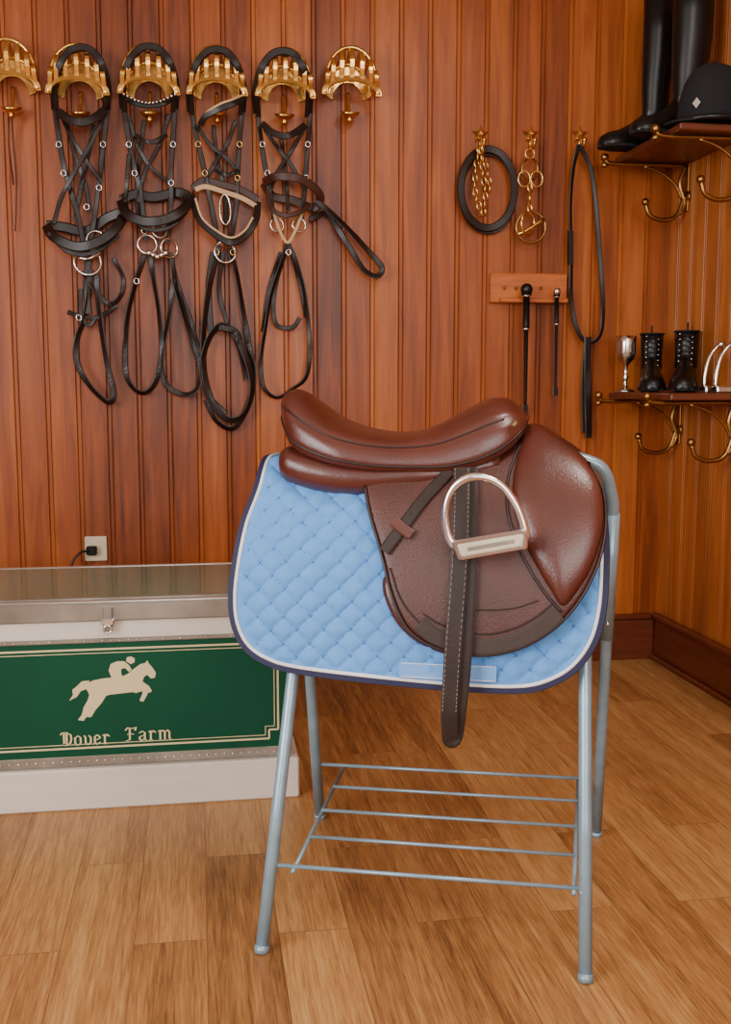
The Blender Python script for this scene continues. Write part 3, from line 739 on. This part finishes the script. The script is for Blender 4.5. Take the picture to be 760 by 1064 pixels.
b.ribbon(pts,.026,.008,'bridle',closed=True); b.ribbon([p+V((.004,.012,-.01)) for p in pts],.02,.006,'bridleb',closed=True)
def chain(path,r,k,t=.0025):
    L=resample(path,max(3,int(sum((path[i+1]-path[i]).length for i in range(len(path)-1))/(r*1.5))),False)
    for i in range(len(L)-1):
        c_=(L[i]+L[i+1])/2
        b.ring(c_,r,t,k,nrm=(1,-.4,0) if i%2 else (.3,-1,.2),sx=.62,sz=1.05,n=12)
chain(cat([wl(499,152,.055),wl(495,175,.05),wl(494,200,.05),wl(502,224,.05)],6),.014,'brass',.003)
chain(cat([wl(500,152,.06),wl(502,180,.055),wl(505,204,.055),wl(502,224,.05)],6),.014,'brass',.003)
chain(cat([wl(498,154,.05),wl(507,178,.04),wl(510,200,.05)],6),.013,'brass',.003)
b.build('lead_chain')
b=MB()
b.ring(wl(551,176,.04),.036,.004,'brassd',nrm=(.3,-1,0),sx=.9); b.ring(wl(551,160,.05),.016,.003,'brass')
b.ring(wl(545,186,.05),.026,.0035,'brass',sx=.8); b.ring(wl(558,186,.05),.026,.0035,'brass',sx=.8)
chain([wl(551,190,.05),wl(551,222,.05)],.014,'brass',.004)
b.ring(wl(552,236,.04),.052,.0045,'brassd'); b.ring(wl(549,232,.05),.03,.004,'brass',nrm=(.5,-1,0),sz=1.3)
b.tube(cat([wl(538,244,.05),wl(550,238,.055),wl(565,228,.05)],4),[.008,.005,.008],'brass')
b.build('horse_bit')
b=MB()
b.ribbon(cat([wl(602,150,.055),wl(596,175,.04),wl(593,215,.03),wl(594,265,.03),wl(594,310,.035),wl(600,342,.035),(wl(611,356,.035)),wl(624,348,.04),wl(627,320,.04),wl(624,270,.04),wl(620,215,.04),wl(614,175,.045),wl(602,150,.055)],8),.016,.005,'bridle',twist=.5)
b.ribbon(cat([wl(611,350,.04),wl(611,400,.035),wl(612,455,.03)],6),.026,.006,'bridle',twist=.1); b.ribbon(cat([wl(610,354,.03),wl(607,400,.025),wl(608,450,.025)],6),.02,.005,'bridle')
b.ribbon([wl(593,240,.035),wl(593,275,.035)],.022,.01,'bridle')
b.build('lead_strap')
b=MB(); a=wl(508,315); c_=wl(588,285)
b.box((a.x,WY-.022,a.z),(c_.x,WY-.001,c_.z),'rack',.004)
b.box((a.x+.03,WY-.05,a.z+.0),(c_.x-.005,WY-.02,a.z+.016),'rack',.003)
for px in (522,534,560): 
    q=wl(px,303); b.ball((q.x,WY-.024,q.z+.01),.006,'brassd',n=8)
b.build('crop_rack')
def crop(px,py0,py1,r0,tilt=0):
    b=MB(); t=wl(px,py0,.066+r0); e=wl(px-1.5,py1,.05)
    d=(e-t); b.tube([t+d*k for k in (0,.05,.06,.3,.34,.36,.97,1.0)],[r0*1.6,r0*1.5,r0,r0*1.05,r0,r0*.7,r0*.5,r0*.4],'black',n=10)
    b.ball(t,r0*1.9,'silver' if r0<.008 else 'black',n=10)
    b.tube([t+d*.33,t+d*.345],r0*1.25,'silver'); b.tube([t+d*.045,t+d*.06],r0*1.5,'silver')
    b.ribbon([e,e+V((0,0,-.03))],.018,.003,'black'); b.build('riding_crop')
crop(547.5,301,420,.0115); crop(579,303,402,.0075)

# ------------------------------------------------------------------ shelves on right wall
WXi=WX-.001
def shelf(zt):
    b=MB(); xo=1.415; ya,yb=3.03,3.53
    b.box((xo,ya,zt-.022),(WXi,yb,zt),'shelf',.004)
    for y in (3.48,3.08):
        zz=zt-.03
        b.tube(cat([(WXi-.008,y,zz-.0),(1.5,y,zz),(1.385,y,zz),(1.362,y,zz+.012)],5),.0075,'brassd')
        b.ball((1.36,y,zz+.02),.014,'brassd'); b.lathe([(.004,-.02),(.014,-.012),(.006,0)],(1.36,y,zz+.004),'brassd')
        b.tube(cat([(WX-.012,y,zz),(WX-.03,y,zz-.06),(WX-.012,y,zz-.12),(WX-.03,y,zz-.16)],6),.008,'brassd')
        b.tube(cat([(WX-.012,y,zz-.10),(WX-.04,y,zz-.165),(WX-.09,y,zz-.18),(WX-.135,y,zz-.165),(WX-.15,y,zz-.13)],6),.0075,'brassd')
        b.tube(cat([(WX-.02,y,zz-.11),(WX-.05,y,zz-.06),(WX-.10,y,zz-.025),(WX-.16,y,zz-.005)],6),.0055,'brassd')
        b.ball((WX-.152,y,zz-.122),.013,'brassd')
        b.lathe([(.0,.008),(.02,.006),(.024,0)],(WXi,y,zz-.1),'brassd',axis=(-1,0,0))
        b.box((WXi-.006,y-.014,zz-.15),(WXi,y+.014,zz+.0),'brassd',.002)
    b.build('wall_shelf')
ZS1,ZS2=1.765,.975
shelf(ZS1); shelf(ZS2)
def boot(o,yaw,hh,k='black',laces=False,sc=1.0,shaft=.052,slim=1.0):
    T=Matrix.Translation(o+V((0,0,.001)))@Matrix.Rotation(yaw,4,'Z')@Matrix.Scale(sc,4)
    b.T=T
    def sec(x,w,h,zb=.012): return [V((x,w*cos(t)*(1.0),zb+ (h*sin(t) if sin(t)>0 else .006*sin(t)))) for t in [2*pi*j/20 for j in range(20)]]
    b.loft([sec(-.2,.008,.012),sec(-.195,.026,.03),sec(-.17,.041,.045),sec(-.13,.046,.055),sec(-.09,.042,.075),sec(-.05,.036,.105),sec(-.01,.035,.12),sec(.03,.034,.12),sec(.055,.026,.1),sec(.065,.01,.06)],k)
    b.loft([[V((p.x*1.02,p.y*1.08,z)) for p in [V((-.2,0,0)),V((-.185,.03,0)),V((-.13,.045,0)),V((-.06,.034,0)),V((.04,.033,0)),V((.066,.0,0)),V((.04,-.033,0)),V((-.06,-.034,0)),V((-.13,-.045,0)),V((-.185,-.03,0))]] for z in (.006,.016)],'felt',smooth=False)
    b.box((-.005,-.03,0),(.064,.03,.014),'felt',.002)
    if hh>.3: prof_=[(.0,.08,.055,.038),(0,.13,.05,.039),(.0,.2,.054,.044),(.006,.3,.06,.052),(.008,.38,.062,.054),(.006,hh,.06,.054)]
    else: prof_=[(.005,.08,.056,.036),(.012,.12,.046,.036),(.015,.16,.044,.038),(.016,hh,.047,.04)]
    b.loft([[V((cx+rx*slim*cos(t),ry*slim*sin(t),z)) for t in [2*pi*j/24 for j in range(24)]] for cx,z,rx,ry in prof_],k)
    cx,z,rx,ry=prof_[-1]
    b.tube([(cx+rx*slim*cos(t),ry*slim*sin(t),z) for t in [2*pi*j/24 for j in range(24)]],.003,'felt',closed=True)
    if laces:
        for i in range(6):
            zz=.09+i*.018; xx=-.062+i*.006
            b.tube([(xx-.0,-.018,zz),(xx-.008,0,zz+.008),(xx-.0,.018,zz+.012)],.002,'felt',n=6)
            b.ball((xx,-.02,zz),.003,'steel',n=6); b.ball((xx,.02,zz+.01),.003,'steel',n=6)
        b.tube(cat([(cx+rx,0,z-.02),(cx+rx+.012,0,z+.012),(cx+rx,0,z+.03),(cx+rx-.01,0,z)],5),.003,'felt')
    b.T=None
b=MB()
boot(V((wp(680,150,3.44).x,3.44,ZS1)),radians(6),.52,slim=.88); boot(V((wp(714,150,3.25).x,3.25,ZS1)),radians(10),.52,slim=1.05)
b.build('riding_boots')
b=MB()
boot(V((wp(679,405,3.42).x,3.44,ZS2)),radians(68),.2,laces=True,sc=.98); boot(V((wp(712,405,3.33).x,3.33,ZS2)),radians(62),.2,laces=True,sc=1.0)
b.build('ankle_boots')
# helmet
b=MB(); hx=wp(741,120,3.09).x; hy=3.09
rg=[]
for i in range(13):
    a=(pi/2)*i/12
    rg.append([V((hx+.105*cos(a)**.7*cos(t)*1.03,hy+.085*cos(a)**.7*sin(t),ZS1+.016+.168*sin(a))) for t in [2*pi*j/32 for j in range(32)]] if i<12 else [V((hx+.004*cos(t),hy+.004*sin(t),ZS1+.184)) for t in [2*pi*j/32 for j in range(32)]])
b.loft(rg,'felt'); b.ball((hx,hy,ZS1+.185),.009,'black')
b.tube([(hx+.108*cos(t)*1.02,hy+.088*sin(t),ZS1+.014) for t in [2*pi*j/32 for j in range(32)]],.008,'black',closed=True)
pk=[]
for j in range(13):
    t=radians(130+100*j/12)
    pk.append((V((hx+.10*cos(t),hy+.083*sin(t),ZS1+.022)),V((hx+(.10+.05*sin(pi*j/12)**.7)*cos(t),hy+(.083+.035*sin(pi*j/12)**.7)*sin(t),ZS1+.011))))
b.add([q for p in pk for q in (p[0],p[1])]+[q+V((0,0,-.006)) for p in pk for q in (p[0],p[1])],[(2*i,2*i+1,2*i+3,2*i+2) for i in range(12)]+[(26+2*i,26+2*i+2,26+2*i+3,26+2*i+1) for i in range(12)]+[(2*i+1,26+2*i+1,26+2*i+3,2*i+3) for i in range(12)],'felt')
for k_ in (0,pi/2): b.tube([(hx+.108*cos(a)**.7*cos(k_+.3)*1.02,hy+.088*cos(a)**.7*sin(k_+.3),ZS1+.018+.17*sin(a)) for a in [pi/2*i/12 for i in range(12)]],.0018,'black',n=6)
t=radians(222); bc=V((hx+.108*cos(t),hy+.088*sin(t),ZS1+.055)); nn=V((cos(t),sin(t)*1.2,.1)).normalized(); sd=nn.cross(V((0,0,1))).normalized(); u2=sd.cross(nn)
b.add([bc+nn*.004+u2*.016,bc+nn*.004+sd*.012,bc+nn*.004-u2*.016,bc+nn*.004-sd*.012],[(0,1,2,3)],'badge',False)
b.build('riding_helmet')
b=MB(); gx=wp(650,400,3.47).x
b.lathe([(.0,0),(.033,0),(.034,.004),(.02,.01),(.008,.018),(.006,.04),(.011,.05),(.006,.06),(.007,.085),(.014,.098),(.028,.112),(.033,.135),(.032,.165),(.034,.19),(.032,.19),(.03,.165),(.03,.135),(.024,.115),(.0,.105)],(gx,3.47,ZS2+.001),'silver',n=28); b.build('silver_goblet')
b=MB()
for dx,yy in ((745,3.17),(757,3.10)):
    x=wp(dx,400,yy).x+.01
    p=[(x-.052,yy,ZS2+.02),(x-.05,yy,ZS2+.06),(x-.038,yy,ZS2+.11),(x-.015,yy,ZS2+.142),(x,yy,ZS2+.15),(x+.015,yy,ZS2+.142),(x+.038,yy,ZS2+.11),(x+.05,yy,ZS2+.06),(x+.052,yy,ZS2+.02)]
    b.tube(cat(p,5),.0065,'silver'); b.box((x-.056,yy-.022,ZS2+.001),(x+.056,yy+.022,ZS2+.022),'silver',.004); b.ball((x,yy,ZS2+.152),.011,'silver',n=10)
b.build('stirrup_irons')

# ------------------------------------------------------------------ light
def area(name,loc,target,sx,sy,power,col):
    l=bpy.data.lights.new(name,'AREA'); l.shape='RECTANGLE'; l.size=sx; l.size_y=sy; l.energy=power; l.color=col
    o=bpy.data.objects.new(name,l); o.location=loc; o.rotation_euler=(V(target)-V(loc)).to_track_quat('-Z','Y').to_euler(); bpy.context.scene.collection.objects.link(o)
area('window_light_left',(X0-.02,-.2,1.62),(1.1,1.2,1.4),2.2,1.5,170,(1,.98,.95))
area('window_light_front',(.4,Y0-.02,1.62),(.3,2,1.35),2.1,1.5,78,(1,.98,.95))
w=bpy.data.worlds.new('world'); bpy.context.scene.world=w; w.use_nodes=True
w.node_tree.nodes['Background'].inputs[0].default_value=(.85,.92,1,1); w.node_tree.nodes['Background'].inputs[1].default_value=1.0
l=bpy.data.lights.new('upper_fill','AREA'); l.shape='DISK'; l.size=.6; l.energy=30; l.color=(1,.94,.86)  # added fill that lifts the upper part of the room, no known fixture
o=bpy.data.objects.new('upper_fill',l); o.location=(1.0,1.1,ZC-.05); bpy.context.scene.collection.objects.link(o)

# ------------------------------------------------------------------ camera
cd=bpy.data.cameras.new('camera'); cam=bpy.data.objects.new('camera',cd); bpy.context.scene.collection.objects.link(cam)
cd.sensor_fit='VERTICAL'; cd.sensor_height=36; cd.lens=FPX/1064*36; cd.clip_start=.05
R=Matrix((RT,UP,-FW)).transposed(); cam.matrix_world=Matrix.Translation(C)@R.to_4x4()
bpy.context.scene.camera=cam
